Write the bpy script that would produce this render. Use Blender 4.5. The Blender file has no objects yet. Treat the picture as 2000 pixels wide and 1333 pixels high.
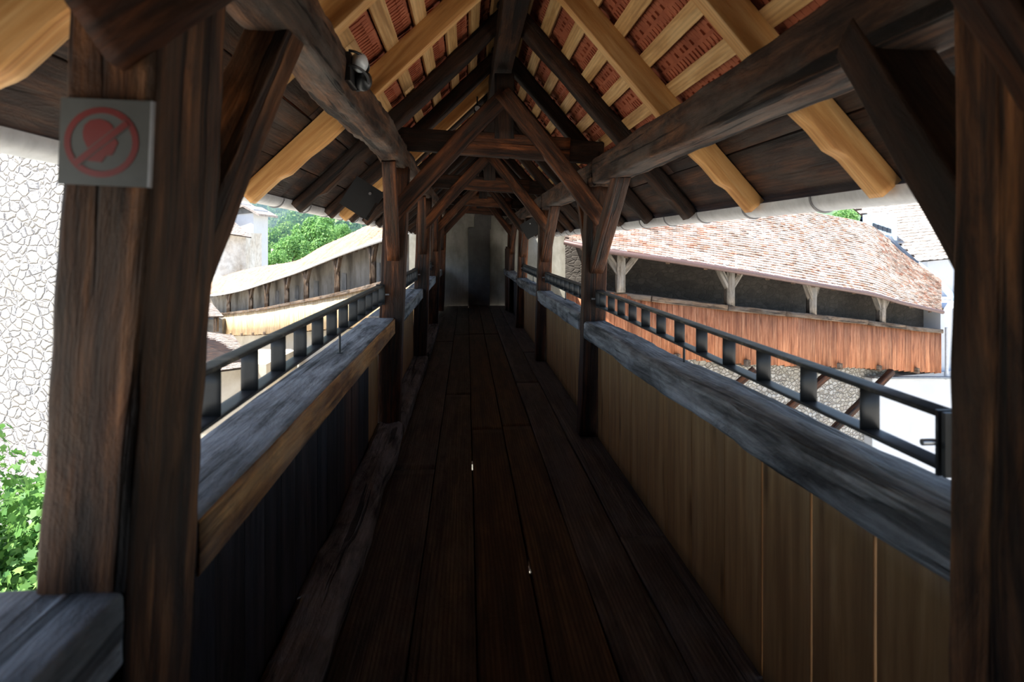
import bpy, math, random
from mathutils import Vector, Matrix, noise
random.seed(7)
scene = bpy.context.scene
COL = scene.collection

# ------------------------------------------------------------------ camera, sky, sun, exposure
F = 1333.33; YAW = math.radians(3.78); CS, SN = math.cos(YAW), math.sin(YAW); HZ = 478.0; EYE = 1.6
cd = bpy.data.cameras.new('camera'); cam = bpy.data.objects.new('camera', cd); COL.objects.link(cam)
cam.location = (0, 0, EYE); cam.rotation_euler = (math.pi/2, 0, -YAW)
cd.lens = 24; cd.sensor_width = 36; cd.shift_y = -(666.5-HZ)/2000
cd.clip_start = .02; cd.clip_end = 3000
cd.dof.use_dof = True; cd.dof.focus_distance = 7.0; cd.dof.aperture_fstop = 3.5
scene.camera = cam
SUN_DIR = Vector((-.40, -.20, .90)).normalized()
w = bpy.data.worlds.new('sky'); scene.world = w; w.use_nodes = True
nt = w.node_tree; nt.nodes.clear()
sky = nt.nodes.new('ShaderNodeTexSky'); sky.sky_type = 'NISHITA'; sky.sun_disc = False
sky.sun_elevation = math.asin(SUN_DIR.z); sky.sun_rotation = math.atan2(SUN_DIR.x, SUN_DIR.y)
sky.altitude = 500; sky.ozone_density = 2.0
bgn = nt.nodes.new('ShaderNodeBackground'); bgn.inputs['Strength'].default_value = .36
won = nt.nodes.new('ShaderNodeOutputWorld')
nt.links.new(sky.outputs[0], bgn.inputs[0]); nt.links.new(bgn.outputs[0], won.inputs[0])
sl = bpy.data.lights.new('sun', 'SUN'); sl.energy = 15.0; sl.angle = math.radians(.55); sl.color = (1, .96, .88)
so = bpy.data.objects.new('sun', sl); COL.objects.link(so)
so.rotation_euler = SUN_DIR.to_track_quat('Z', 'Y').to_euler(); so.location = (-20, -10, 40)
vs = scene.view_settings; scene.display_settings.display_device = 'sRGB'
vs.view_transform = 'Standard'; vs.look = 'None'; vs.gamma = 1; vs.use_curve_mapping = False
vs.exposure = 0.0

# ------------------------------------------------------------------ helpers
def V(*a): return Vector(a)
def P(px, py, d):
    u = (px-1000)/F; xc = u*d
    return Vector((xc*CS + d*SN, d*CS - xc*SN, EYE - (py-HZ)/F*d))
def lerp(a, b, t): return a + (b-a)*t
def nz(v, s=1.0, o=0.0): return noise.noise(Vector(v)*s + Vector((o, o*1.7, o*.3)))
def tag(o, label=None, cat=None, group=None, kind=None):
    if label: o['label'] = label
    if cat: o['category'] = cat
    if group: o['group'] = group
    if kind: o['kind'] = kind
    return o
def empty(name, loc, label=None, cat=None, group=None, kind=None):
    o = bpy.data.objects.new(name, None); COL.objects.link(o); o.location = loc
    o.empty_display_size = .1
    return tag(o, label, cat, group, kind)
class MB:
    def __init__(s): s.v = []; s.f = []; s.flat = []
    def add(s, vs_, fs, flat=False):
        n = len(s.v); s.v += [tuple(v) for v in vs_]
        for f in fs: s.f.append(tuple(i+n for i in f)); s.flat.append(flat)
    def box(s, c, sx, sy, sz, M=None):
        vs_ = []
        for x in (-.5, .5):
            for y in (-.5, .5):
                for z in (-.5, .5):
                    p = Vector((c[0]+x*sx, c[1]+y*sy, c[2]+z*sz))
                    vs_.append(M @ p if M else p)
        s.add(vs_, [(0,1,3,2),(4,6,7,5),(0,4,5,1),(2,3,7,6),(0,2,6,4),(1,5,7,3)], True)
    def quad8(s, b, t):           # b, t: four points each
        s.add(list(b)+list(t), [(3,2,1,0),(4,5,6,7),(0,1,5,4),(1,2,6,5),(2,3,7,6),(3,0,4,7)], True)
    def tube(s, pts, r, n=10, closed=False, caps=True):
        rings = []; N = len(pts); pts = [Vector(p) for p in pts]
        ref = Vector((0, 0, 1))
        for i, p in enumerate(pts):
            a = pts[(i-1) % N] if (closed or i > 0) else p
            b = pts[(i+1) % N] if (closed or i < N-1) else p
            t = (b-a).normalized()
            rr = ref if abs(t.dot(ref)) < .95 else Vector((1, 0, 0))
            x = t.cross(rr).normalized(); y = t.cross(x)
            R = r[i] if isinstance(r, (list, tuple)) else r
            rings.append([p + x*math.cos(k*2*math.pi/n)*R + y*math.sin(k*2*math.pi/n)*R for k in range(n)])
        vs_ = [v for rg in rings for v in rg]; fs = []
        for i in range(N if closed else N-1):
            j = (i+1) % N
            for k in range(n): fs.append((i*n+k, i*n+(k+1) % n, j*n+(k+1) % n, j*n+k))
        s.add(vs_, fs)
        if caps and not closed:
            s.add(rings[0], [tuple(range(n))], True); s.add(rings[-1], [tuple(reversed(range(n)))], True)
    def build(s, name, mat, parent=None, M=None):
        me = bpy.data.meshes.new(name); me.from_pydata(s.v, [], s.f)
        me.polygons.foreach_set('use_smooth', [not x for x in s.flat])
        me.materials.append(mat); me.validate(); me.update()
        o = bpy.data.objects.new(name, me); COL.objects.link(o)
        M = M or Matrix()
        if parent:
            o.parent = parent; M = wmat(parent).inverted() @ M
        o.matrix_basis = M
        return o
def wmat(p):
    M = p.matrix_basis.copy()
    while p.parent: p = p.parent; M = p.matrix_basis @ M
    return M
def wloc(p):
    l = Vector(p.matrix_basis.translation)
    while p.parent: p = p.parent; l += p.matrix_basis.translation
    return l
def recalc(o):
    import bmesh
    bm = bmesh.new(); bm.from_mesh(o.data); bmesh.ops.recalc_face_normals(bm, faces=bm.faces); bm.to_mesh(o.data); bm.free()
    return o
def frame(p0, p1, up=None):
    p0 = Vector(p0); p1 = Vector(p1); x = (p1-p0).normalized()
    up = Vector(up) if up else Vector((0, 0, 1))
    if abs(x.dot(up)) > .97: up = Vector((0, 1, 0))
    y = up.cross(x).normalized(); z = x.cross(y)
    M = Matrix((x, y, z)).transposed().to_4x4(); M.translation = p0
    return M
def section(wd, h, bev):
    a, b = wd/2, h/2; pts = []
    c = min(bev, a*.45, b*.45)
    for sx, sy in ((1,-1),(1,1),(-1,1),(-1,-1)):
        k = [(sx*a, sy*(b-c)), (sx*(a-c*.3), sy*(b-c*.3)), (sx*(a-c), sy*b)]
        if sx*sy > 0: k = k
        if (sx, sy) in ((1,-1), (-1,1)): k = k[::-1]
        pts += k
    # subdivide long sides
    out = []
    for i, p in enumerate(pts):
        q = pts[(i+1) % len(pts)]; out.append(p)
        L = math.hypot(q[0]-p[0], q[1]-p[1]); m = 3 if L > 2.5*c else 0
        for k in range(1, m+1):
            if m: out.append((lerp(p[0], q[0], k/(m+1)), lerp(p[1], q[1], k/(m+1))))
    return out
SEED = [0]
def beam_mb(L, wd, h, rough=.004, seg=.08, bev=.008, bow=0.0, taper=None, prof=None, freq=2.2):
    SEED[0] += 1; o = SEED[0]*3.37
    m = MB(); sec = section(wd, h, bev); n = len(sec); N = max(2, int(L/seg)+1)
    rings = []
    for i in range(N+1):
        x = L*i/N; t = i/N
        k = taper(t) if taper else 1.0
        bz = bow*math.sin(math.pi*t)
        wy = rough*1.6*noise.noise(Vector((x*.9, o, 1))); wz = rough*1.6*noise.noise(Vector((x*.9, o, 9)))
        ring = []
        for (y, z) in sec:
            yy, zz = y*k, z*k
            if prof and z < 0: zz = z*prof(x, L)
            d = rough*(noise.noise(Vector((x*freq, yy*9+o, zz*9))) + .55*noise.noise(Vector((x*freq*4, yy*26+o, zz*26))))
            r = math.hypot(yy, zz) or 1
            ring.append(Vector((x, yy+yy/r*d+wy, zz+zz/r*d+wz+bz)))
        rings.append(ring)
    vs_ = [v for r in rings for v in r]; fs = []
    for i in range(N):
        for k in range(n): fs.append((i*n+k, (i+1)*n+k, (i+1)*n+(k+1) % n, i*n+(k+1) % n))
    m.add(vs_, fs)
    m.add([], [])
    base = len(m.v)-len(vs_)
    m.f.append(tuple(base+k for k in range(n))); m.flat.append(True)
    m.f.append(tuple(base+N*n+k for k in reversed(range(n)))); m.flat.append(True)
    return m
def beam(name, p0, p1, wd, h, mat, parent=None, up=None, label=None, **kw):
    L = (Vector(p1)-Vector(p0)).length
    o = beam_mb(L, wd, h, **kw).build(name, mat, parent, frame(p0, p1, up))
    if label: o['label'] = label
    return recalc(o)

# ------------------------------------------------------------------ materials
def newmat(name):
    m = bpy.data.materials.new(name); m.use_nodes = True; t = m.node_tree; t.nodes.clear()
    o = t.nodes.new('ShaderNodeOutputMaterial'); b = t.nodes.new('ShaderNodeBsdfPrincipled')
    t.links.new(b.outputs[0], o.inputs[0]); return m, t, b
def N(t, typ, **kw):
    n = t.nodes.new(typ)
    for k, v in kw.items():
        if k in n.inputs.keys(): n.inputs[k].default_value = v
        else: setattr(n, k, v)
    return n
def ramp(t, fac, stops):
    r = t.nodes.new('ShaderNodeValToRGB'); t.links.new(fac, r.inputs[0])
    e = r.color_ramp.elements
    while len(e) < len(stops): e.new(.5)
    for i, (p, c) in enumerate(stops):
        e[i].position = p; e[i].color = (*c, 1) if len(c) == 3 else c
    return r.outputs[0]
def mix(t, mode, fac, a, b):
    n = t.nodes.new('ShaderNodeMixRGB'); n.blend_type = mode
    for i, v in ((0, fac), (1, a), (2, b)):
        if hasattr(v, 'is_linked') or hasattr(v, 'node'): t.links.new(v, n.inputs[i])
        else: n.inputs[i].default_value = v if i == 0 else (*v, 1)
    return n.outputs[0]
def mathn(t, op, a, b=0.0, clamp=False):
    n = t.nodes.new('ShaderNodeMath'); n.operation = op; n.use_clamp = clamp
    for i, v in ((0, a), (1, b)):
        if hasattr(v, 'node'): t.links.new(v, n.inputs[i])
        else: n.inputs[i].default_value = v
    return n.outputs[0]
def coords(t, scale, rnd=True):
    tc = t.nodes.new('ShaderNodeTexCoord'); src = tc.outputs['Object']
    if rnd:
        oi = t.nodes.new('ShaderNodeObjectInfo'); a = t.nodes.new('ShaderNodeVectorMath'); a.operation = 'MULTIPLY_ADD'
        cmb = t.nodes.new('ShaderNodeCombineXYZ')
        for i in range(3): t.links.new(oi.outputs['Random'], cmb.inputs[i])
        a.inputs[1].default_value = (37, 13, 23)
        t.links.new(cmb.outputs[0], a.inputs[0]); t.links.new(src, a.inputs[2]); src = a.outputs[0]
    def mp(sc):
        m = t.nodes.new('ShaderNodeMapping'); m.inputs['Scale'].default_value = sc; t.links.new(src, m.inputs[0]); return m.outputs[0]
    return mp
def tex(t, vec, scale=1, detail=6, rough=.6, dist=0):
    n = N(t, 'ShaderNodeTexNoise', Scale=scale, Detail=detail, Roughness=rough, Distortion=dist)
    t.links.new(vec, n.inputs['Vector']); return n.outputs['Fac']
def wood(name, dark, mid, light, grey=None, greyamt=.5, rough=.75, bump=.5, cracks=.6, knots=.5, ring=.5, var=.35, spec=.3, fine=.5, rough_amt=None):
    rough_amt = cracks if rough_amt is None else rough_amt
    m, t, b = newmat(name); mp = coords(t, None)
    n1 = tex(t, mp((.7, 9, 9)), 1.6, 7, .62, .6)
    c = ramp(t, n1, [(.36, dark), (.50, mid), (.64, light)])
    nb = tex(t, mp((1.6, 5, 5)), 2.2, 8, .72, .8)
    c = mix(t, 'MULTIPLY', min(1, rough_amt), c, ramp(t, nb, [(.36, (.25,.23,.22)), (.50, (.95,.95,.95)), (.66, (1.5,1.45,1.4))]))
    # annual rings
    wv = N(t, 'ShaderNodeTexWave', Scale=2.2, Distortion=7.0, Detail=2.5); wv.inputs['Detail Scale'].default_value = .8
    wv.bands_direction = 'Y'
    t.links.new(mp((.35, 7, 5)), wv.inputs['Vector'])
    c = mix(t, 'MULTIPLY', ring, c, ramp(t, wv.outputs['Fac'], [(.25, (.45,.42,.4)), (.6, (1,1,1))]))
    n2 = tex(t, mp((2.5, 70, 70)), 1, 4, .7)
    c = mix(t, 'MULTIPLY', fine, c, ramp(t, n2, [(.3, (.35,.33,.3)), (.6, (1.15,1.15,1.15))]))
    if grey:
        n3 = tex(t, mp((1.1, 3.2, 3.2)), 1.4, 6, .65)
        c = mix(t, 'MIX', mathn(t, 'MULTIPLY', ramp(t, n3, [(.46, (0,0,0)), (.60, (1,1,1))]), greyamt), c, grey)
    vo = N(t, 'ShaderNodeTexVoronoi', Scale=1.0); t.links.new(mp((1.3, 6, 6)), vo.inputs['Vector'])
    kn = ramp(t, vo.outputs['Distance'], [(.06, (.22,.17,.13)), (.19, (1,1,1))])
    c = mix(t, 'MULTIPLY', knots, c, kn)
    n4 = tex(t, mp((.55, 16, 16)), 1.0, 3, .5, .4)
    ck = ramp(t, n4, [(.36, (0,0,0)), (.40, (1,1,1))])
    c = mix(t, 'MULTIPLY', cracks, c, ck)
    oi = t.nodes.new('ShaderNodeObjectInfo')
    br = mathn(t, 'ADD', mathn(t, 'MULTIPLY', oi.outputs['Random'], var), 1-var/2)
    hs = N(t, 'ShaderNodeHueSaturation'); t.links.new(c, hs.inputs['Color']); t.links.new(br, hs.inputs['Value'])
    t.links.new(hs.outputs[0], b.inputs['Base Color'])
    b.inputs['Roughness'].default_value = rough; b.inputs['Specular IOR Level'].default_value = spec
    hgt = mathn(t, 'ADD', mathn(t, 'MULTIPLY', n2, .35), mathn(t, 'ADD', nb, mathn(t, 'MULTIPLY', ck, .6*cracks)))
    bp = N(t, 'ShaderNodeBump', Strength=bump, Distance=.02); t.links.new(hgt, bp.inputs['Height']); t.links.new(bp.outputs[0], b.inputs['Normal'])
    return m
def noisy(name, stops, scale=(3,3,3), rough=.85, bump=.3, bd=.02, detail=8, spec=.3, extra=None, rnd=True, metallic=0):
    m, t, b = newmat(name); mp = coords(t, None, rnd)
    n = tex(t, mp(scale), 1, detail, .65, .3); c = ramp(t, n, stops)
    if extra:
        n2 = tex(t, mp(extra[0]), 1, 5, .6); c = mix(t, 'MULTIPLY', extra[1], c, ramp(t, n2, extra[2]))
    t.links.new(c, b.inputs['Base Color']); b.inputs['Roughness'].default_value = rough
    b.inputs['Specular IOR Level'].default_value = spec; b.inputs['Metallic'].default_value = metallic
    bp = N(t, 'ShaderNodeBump', Strength=bump, Distance=bd); t.links.new(n, bp.inputs['Height']); t.links.new(bp.outputs[0], b.inputs['Normal'])
    return m
def stonemat(name, joint, cols, scale=3.0, bump=.9, bd=.06, dist=.5):
    m, t, b = newmat(name); mp = coords(t, None, False)
    nn = N(t, 'ShaderNodeTexNoise', Scale=2.5, Detail=4); t.links.new(mp((1,1,1)), nn.inputs['Vector'])
    add = t.nodes.new('ShaderNodeVectorMath'); add.operation = 'MULTIPLY_ADD'; add.inputs[1].default_value = (dist,)*3
    t.links.new(nn.outputs['Color'], add.inputs[0]); t.links.new(mp((scale, scale, scale*1.7)), add.inputs[2])
    v1 = N(t, 'ShaderNodeTexVoronoi', feature='DISTANCE_TO_EDGE', Scale=1.0); t.links.new(add.outputs[0], v1.inputs['Vector'])
    v2 = N(t, 'ShaderNodeTexVoronoi', feature='F1', Scale=1.0); t.links.new(add.outputs[0], v2.inputs['Vector'])
    sp = t.nodes.new('ShaderNodeSeparateColor'); t.links.new(v2.outputs['Color'], sp.inputs[0])
    c = ramp(t, sp.outputs[0], [(i/(len(cols)-1), cc) for i, cc in enumerate(cols)])
    n = tex(t, mp((9, 9, 9)), 1, 6, .7)
    c = mix(t, 'MULTIPLY', .6, c, ramp(t, n, [(.35, (.55,.52,.5)), (.65, (1.1,1.1,1.1))]))
    e = ramp(t, v1.outputs['Distance'], [(.0, (.15,.15,.15)), (.12, (1,1,1))])
    c = mix(t, 'MIX', e, joint, c)
    t.links.new(c, b.inputs['Base Color']); b.inputs['Roughness'].default_value = .9
    hgt = mathn(t, 'ADD', e, mathn(t, 'MULTIPLY', n, .7))
    bp = N(t, 'ShaderNodeBump', Strength=bump, Distance=bd); t.links.new(hgt, bp.inputs['Height']); t.links.new(bp.outputs[0], b.inputs['Normal'])
    return m
def plain(name, col, rough=.5, metallic=0, spec=.5):
    return noisy(name, [(.3, tuple(x*.82 for x in col)), (.7, tuple(min(1, x*1.1) for x in col))], (14,14,14), rough, .12, .004, 5, spec, metallic=metallic)
MT = {}
MT['old'] = wood('old_brown_timber', (.010,.004,.002), (.062,.019,.0055), (.18,.058,.017), (.085,.05,.03), .25, .62, .7, .75, .6, .35, .3)
MT['post'] = wood('old_post_timber', (.010,.004,.0018), (.09,.034,.011), (.30,.125,.045), (.12,.08,.05), .35, .62, .8, .8, .7, .3, .2)
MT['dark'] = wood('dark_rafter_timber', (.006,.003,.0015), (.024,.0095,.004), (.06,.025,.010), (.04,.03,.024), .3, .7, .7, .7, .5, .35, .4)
MT['purlin'] = wood('weathered_purlin_timber', (.016,.009,.006), (.065,.032,.018), (.16,.078,.038), (.115,.10,.085), .5, .8, 1.0, .85, .4, .3, .1)
MT['pale'] = wood('new_pine_timber', (.44,.20,.06), (.59,.31,.105), (.70,.43,.185), None, 0, .55, .15, .06, .55, .22, .12, .3, .2)
MT['batten'] = wood('new_batten_timber', (.38,.20,.07), (.54,.31,.12), (.68,.44,.20), None, 0, .6, .2, .1, .5, .25, .25, .3, .2)
MT['sheath'] = wood('dark_sheathing_board', (.009,.004,.0025), (.034,.013,.006), (.085,.035,.015), (.055,.043,.033), .5, .65, .6, .5, .6, .5, .5)
MT['floor'] = wood('worn_floor_board', (.032,.023,.019), (.095,.070,.055), (.18,.14,.105), (.14,.13,.12), .4, .5, .7, .35, .6, .9, .3, .4, .35)
MT['floor2'] = wood('brown_floor_board', (.036,.021,.013), (.105,.062,.036), (.18,.11,.062), None, 0, .48, .5, .3, .6, .9, .2, .4, .3)
MT['log'] = wood('weathered_log', (.05,.04,.034), (.18,.15,.125), (.33,.29,.25), (.33,.31,.29), .5, .7, 1.0, .8, .4, .3, .1)
MT['sill'] = wood('weathered_grey_sill', (.08,.076,.072), (.27,.26,.245), (.46,.45,.43), (.48,.47,.46), .5, .7, 1.1, .6, .45, .3, .15)
MT['sillbrown'] = wood('orange_brown_sill', (.24,.085,.022), (.58,.25,.07), (.68,.34,.12), (.30,.22,.15), .3, .7, .6, .5, .5, .3, .1)
MT['plankpale'] = wood('pale_parapet_board', (.28,.13,.042), (.38,.19,.064), (.46,.25,.095), (.22,.115,.05), .3, .6, .1, .03, .7, .15, .10, .3, .10)
MT['plankdark'] = wood('dark_parapet_board', (.010,.007,.006), (.03,.021,.017), (.065,.045,.036), (.05,.05,.055), .4, .6, .6, .5, .5, .45, .6)
MT['plankred'] = wood('red_brown_parapet_board', (.03,.012,.006), (.085,.035,.018), (.15,.065,.032), None, 0, .6, .5, .5, .5, .45, .3)
MT['gred'] = wood('red_cedar_board', (.26,.085,.035), (.42,.155,.068), (.56,.25,.125), None, 0, .65, .3, .25, .6, .35, .42, .3, .3)
MT['gpale'] = wood('bleached_larch_board', (.55,.34,.17), (.70,.50,.28), (.80,.64,.42), None, 0, .65, .2, .15, .5, .25, .3, .3, .2)
MT['ggrey'] = wood('grey_oak_post', (.11,.09,.07), (.24,.205,.165), (.36,.31,.26), (.30,.28,.25), .5, .8, .6, .6, .4, .2, .2)
MT['gbrown'] = wood('brown_gallery_timber', (.045,.028,.016), (.13,.085,.055), (.24,.16,.10), (.20,.17,.14), .5, .8, .6, .6, .4, .2, .3)
def tilemat(name, cols):
    m, t, b = newmat(name); g = t.nodes.new('ShaderNodeNewGeometry'); mp = coords(t, None, False)
    c = ramp(t, g.outputs['Random Per Island'], [(i/(len(cols)-1), cc) for i, cc in enumerate(cols)])
    n = tex(t, mp((7, 7, 7)), 1, 6, .65); c = mix(t, 'MULTIPLY', .7, c, ramp(t, n, [(.36, (.5,.47,.44)), (.56, (1,1,1))]))
    n2 = tex(t, mp((.9, .9, .9)), 1, 4, .6); c = mix(t, 'MULTIPLY', .6, c, ramp(t, n2, [(.38, (.55,.50,.46)), (.6, (1,1,1))]))
    t.links.new(c, b.inputs['Base Color']); b.inputs['Roughness'].default_value = .85; return m
MT['tile_house'] = tilemat('bleached_scallop_tile', [(.72,.66,.60),(.60,.54,.48),(.78,.73,.68),(.66,.58,.52)])
MT['tile_in'] = noisy('terracotta_tile_underside', [(.3,(.24,.062,.03)),(.55,(.38,.11,.052)),(.75,(.48,.165,.085))], (5,5,5), .8, .25, .01, 6)
MT['tile_out'] = tilemat('sunlit_clay_tile', [(.76,.60,.50),(.58,.30,.21),(.74,.62,.54),(.80,.72,.66),(.40,.32,.27),(.72,.52,.42),(.80,.73,.68),(.76,.62,.53)])
MT['tile_grey'] = noisy('grey_brown_clay_tile', [(.28,(.20,.15,.13)),(.5,(.38,.32,.28)),(.75,(.55,.5,.45))], (4,4,4), .85, .3, .01, 5)
MT['tile_pale'] = noisy('bleached_clay_tile', [(.28,(.55,.36,.26)),(.5,(.72,.58,.48)),(.75,(.8,.72,.64))], (2.5,2.5,2.5), .85, .3, .01, 5)
MT['metal'] = plain('dark_wrought_steel', (.036,.038,.04), .45, .2)
MT['rail_top'] = noisy('worn_steel_rail', [(.38,(.022,.023,.024)),(.55,(.06,.056,.05)),(.7,(.26,.22,.16))], (9,9,9), .5, .3, .004, 6, metallic=.3)
MT['black'] = plain('black_plastic', (.012,.013,.014), .45)
MT['zinc'] = plain('zinc_gutter', (.62,.64,.66), .45, .1)
MT['bracket'] = plain('grey_gutter_bracket', (.22,.22,.23), .5, .5)
MT['copper'] = plain('brown_copper_gutter', (.16,.10,.09), .5, .3)
MT['opal'] = plain('opal_lamp_glass', (.62,.66,.68), .3)
MT['bolt'] = plain('steel_bolt', (.55,.56,.58), .3, .9)
MT['signface'] = plain('shaded_sign_face', (.075,.078,.076), .5)  # sign face darkened so its colour carries the shade on the post
MT['signedge'] = plain('lit_sign_edge', (.3,.31,.33), .4)  # same plate in a lighter colour, for the light catching its edge
MT['red'] = plain('red_sign_paint', (.15,.004,.005), .4)  # red darkened along with the face for the same shade
MT['plaster'] = noisy('old_grey_plaster', [(.3,(.34,.32,.26)),(.5,(.47,.45,.38)),(.7,(.58,.56,.49))], (1.3,1.3,1.3), .9, .35, .03, 9, extra=((6,6,2.0), .55, [(.35,(.55,.52,.47)),(.6,(1,1,1))]), rnd=False)
MT['plasterdark'] = noisy('dark_grey_render', [(.3,(.10,.095,.085)),(.5,(.15,.142,.13)),(.7,(.21,.20,.185))], (2,2,2), .9, .35, .03, 9, rnd=False)
MT['white'] = noisy('white_limewash', [(.3,(.60,.61,.63)),(.7,(.68,.69,.71))], (1.3,1.3,1.3), .9, .1, .01, 5, rnd=False)
MT['cream'] = noisy('stained_cream_render', [(.28,(.42,.30,.19)),(.42,(.66,.58,.48)),(.6,(.78,.74,.67)),(.75,(.82,.80,.77))], (.6,.6,.5), .9, .25, .03, 9, extra=((3,3,3), .4, [(.38,(.5,.45,.4)),(.55,(1,1,1))]), rnd=False)
MT['beige'] = noisy('beige_gallery_render', [(.3,(.40,.36,.29)),(.5,(.54,.49,.41)),(.7,(.64,.60,.52))], (.9,.9,.9), .9, .3, .03, 8, rnd=False)
MT['backL'] = noisy('shaded_old_render', [(.3,(.15,.13,.105)),(.5,(.22,.195,.16)),(.7,(.28,.25,.21))], (.9,.9,.9), .9, .3, .03, 8, extra=((2.5,2.5,1), .6, [(.38,(.5,.47,.42)),(.58,(1,1,1))]), rnd=False)  # gallery shade put into the colour, a darkened copy of the beige render
MT['stoneL'] = stonemat('pale_limestone_rubble', (.48,.47,.48), [(.44,.43,.42),(.52,.49,.45),(.66,.63,.58),(.40,.40,.41),(.60,.56,.50)], 4.6, 1.0, .09, 1.3)
MT['stoneR'] = stonemat('grey_limestone_rubble', (.34,.30,.25), [(.42,.39,.34),(.56,.53,.47),(.66,.64,.60),(.46,.42,.38)], 6.0, .9, .05, 1.3)
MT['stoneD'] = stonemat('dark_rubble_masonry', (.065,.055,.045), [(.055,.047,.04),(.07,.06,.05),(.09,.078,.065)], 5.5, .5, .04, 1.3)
MT['ground'] = noisy('pale_courtyard_gravel', [(.3,(.46,.42,.36)),(.7,(.60,.56,.49))], (2,2,2), .95, .3, .03, 8, rnd=False)
MT['hill'] = noisy('hillside_meadow', [(.3,(.05,.10,.03)),(.7,(.12,.2,.06))], (.05,.05,.05), .95, .3, .3, 8, rnd=False)
MT['bark'] = noisy('tree_bark', [(.3,(.05,.035,.025)),(.7,(.14,.11,.08))], (8,8,2), .9, .6, .02, 6)
MT['slate'] = plain('dark_slate', (.055,.075,.11), .6)
MT['concrete'] = plain('grey_concrete', (.24,.26,.28), .8)
MT['glass'] = plain('dark_window_glass', (.03,.04,.06), .12)
MT['bluemetal'] = plain('pale_blue_flashing', (.42,.55,.68), .45, .2)
def leafmat(name, c1, c2):
    m, t, b = newmat(name); oi = t.nodes.new('ShaderNodeObjectInfo'); g = t.nodes.new('ShaderNodeNewGeometry')
    c = ramp(t, g.outputs['Random Per Island'], [(0, c1), (1, c2)])
    t.links.new(c, b.inputs['Base Color']); b.inputs['Roughness'].default_value = .55
    tr = t.nodes.new('ShaderNodeBsdfTranslucent'); t.links.new(c, tr.inputs[0])
    mx = t.nodes.new('ShaderNodeMixShader'); mx.inputs[0].default_value = .35
    t.links.new(b.outputs[0], mx.inputs[1]); t.links.new(tr.outputs[0], mx.inputs[2])
    t.links.new(mx.outputs[0], t.nodes['Material Output'].inputs[0]); return m
MT['leaf'] = leafmat('maple_leaf', (.08,.22,.05), (.24,.45,.11))
MT['leaffar'] = leafmat('broadleaf_foliage', (.08,.22,.06), (.26,.48,.13))
MT['leafdist'] = leafmat('distant_foliage', (.08,.22,.09), (.24,.45,.16))

# ------------------------------------------------------------------ ground and hill
def slab(name, x0, x1, y0, y1, z0, z1, mat, **kw):
    m = MB(); m.box(((x0+x1)/2, (y0+y1)/2, (z0+z1)/2), x1-x0, y1-y0, z1-z0)
    return tag(m.build(name, mat), **kw)
slab('ground', -160, 160, -60, 100, -8.2, -8, MT['ground'], kind='structure', label='pale gravel courtyard far below the walkway')
def hill_z(x, y):
    d = x*SN + y*CS
    t = max(0, (d-95)/330)
    return -8.1 + 6*t + 95*t**1.15 + 5*t*noise.noise(Vector((x*.012, y*.012, 0)))
m = MB(); nx, ny = 70, 50; vs_ = []
for j in range(ny+1):
    for i in range(nx+1):
        x = -420 + 560*i/nx; y = 92 + 420*j/ny; vs_.append((x, y, hill_z(x, y)))
m.add(vs_, [(j*(nx+1)+i, j*(nx+1)+i+1, (j+1)*(nx+1)+i+1, (j+1)*(nx+1)+i) for j in range(ny) for i in range(nx)])
tag(m.build('hillside', MT['hill']), 'wooded hillside rising behind the town on the left', kind='structure')

# ------------------------------------------------------------------ bridge geometry
FR = [1.40, 5.72, 9.42, 13.14, 16.6]            # frames along the walkway
END = 17.9
# floor
fl = empty('floor', (0, 0, 0), 'dark worn plank floor of the covered walkway', kind='structure')
bx = [-.52, -.224, .04, .31, .568, .835, 1.13]
cuts = [[-5, 4.9, 11.3, 17.9], [-5, 7.3, 12.1, 17.9], [-5, 5.9, 12.2, 17.9], [-5, 6.0, 12.2, 17.9], [-5, 7.9, 13.5, 17.9], [-5, 3.7, 10.1, 17.9]]
for i in range(6):
    for a, b in zip(cuts[i], cuts[i][1:]):
        wd = bx[i+1]-bx[i]-random.uniform(.006, .012)
        xc = (bx[i]+bx[i+1])/2
        mat = MT['floor2'] if i in (2, 3) else MT['floor']
        dz = random.uniform(-.004, .002)
        beam('floor_board', (xc, a+.003, -.025+dz), (xc, b-.003, -.025+dz), wd, .05, mat, fl, rough=.0025, seg=.12, bev=.005, freq=1.2)
for i in range(1, 6):
    for (a, b) in {1: [(-5, 17.9)], 2: [(-5, 5.0), (5.22, 17.9)], 3: [(-5, 3.42), (3.50, 17.9)]}.get(i, [(-5, 17.9)]):
        beam('gap_light_stop', (bx[i], a, -.066), (bx[i], b, -.066), .10, .026, MT['dark'], fl, seg=1.5)  # strips added under the gaps to stop daylight shining up through the floor
beam('floor_board', (-.66, -5, -.045), (-.66, 17.9, -.045), .30, .05, MT['floor'], fl, seg=.5)
# joists beneath
for k in range(10):
    y = .3+1.9*k
    beam('floor_joist', (-1.0, y, -.16), (1.3, y, -.16), .14, .18, MT['dark'], fl, seg=.3)
# edge log
beam('edge_log', (-.625, .2, .035), (-.625, 5.63, .05), .21, .17, MT['log'], None, rough=.022, seg=.05, bev=.05, freq=1.3)
o = bpy.data.objects['edge_log']; tag(o, 'rough weathered log lying along the foot of the left dark boards, nearest bay', 'log')
for a, b, lab in ((5.82, 9.32, 'dark squared sill log at the foot of the left pale boards, second bay'), (9.52, 13.04, 'dark squared sill log at the foot of the left boards, third bay')):
    tag(beam('edge_log', (-.63, a, .02), (-.63, b, .02), .2, .14, MT['log'], None, rough=.008, seg=.15, bev=.02), lab, 'log')

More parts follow.
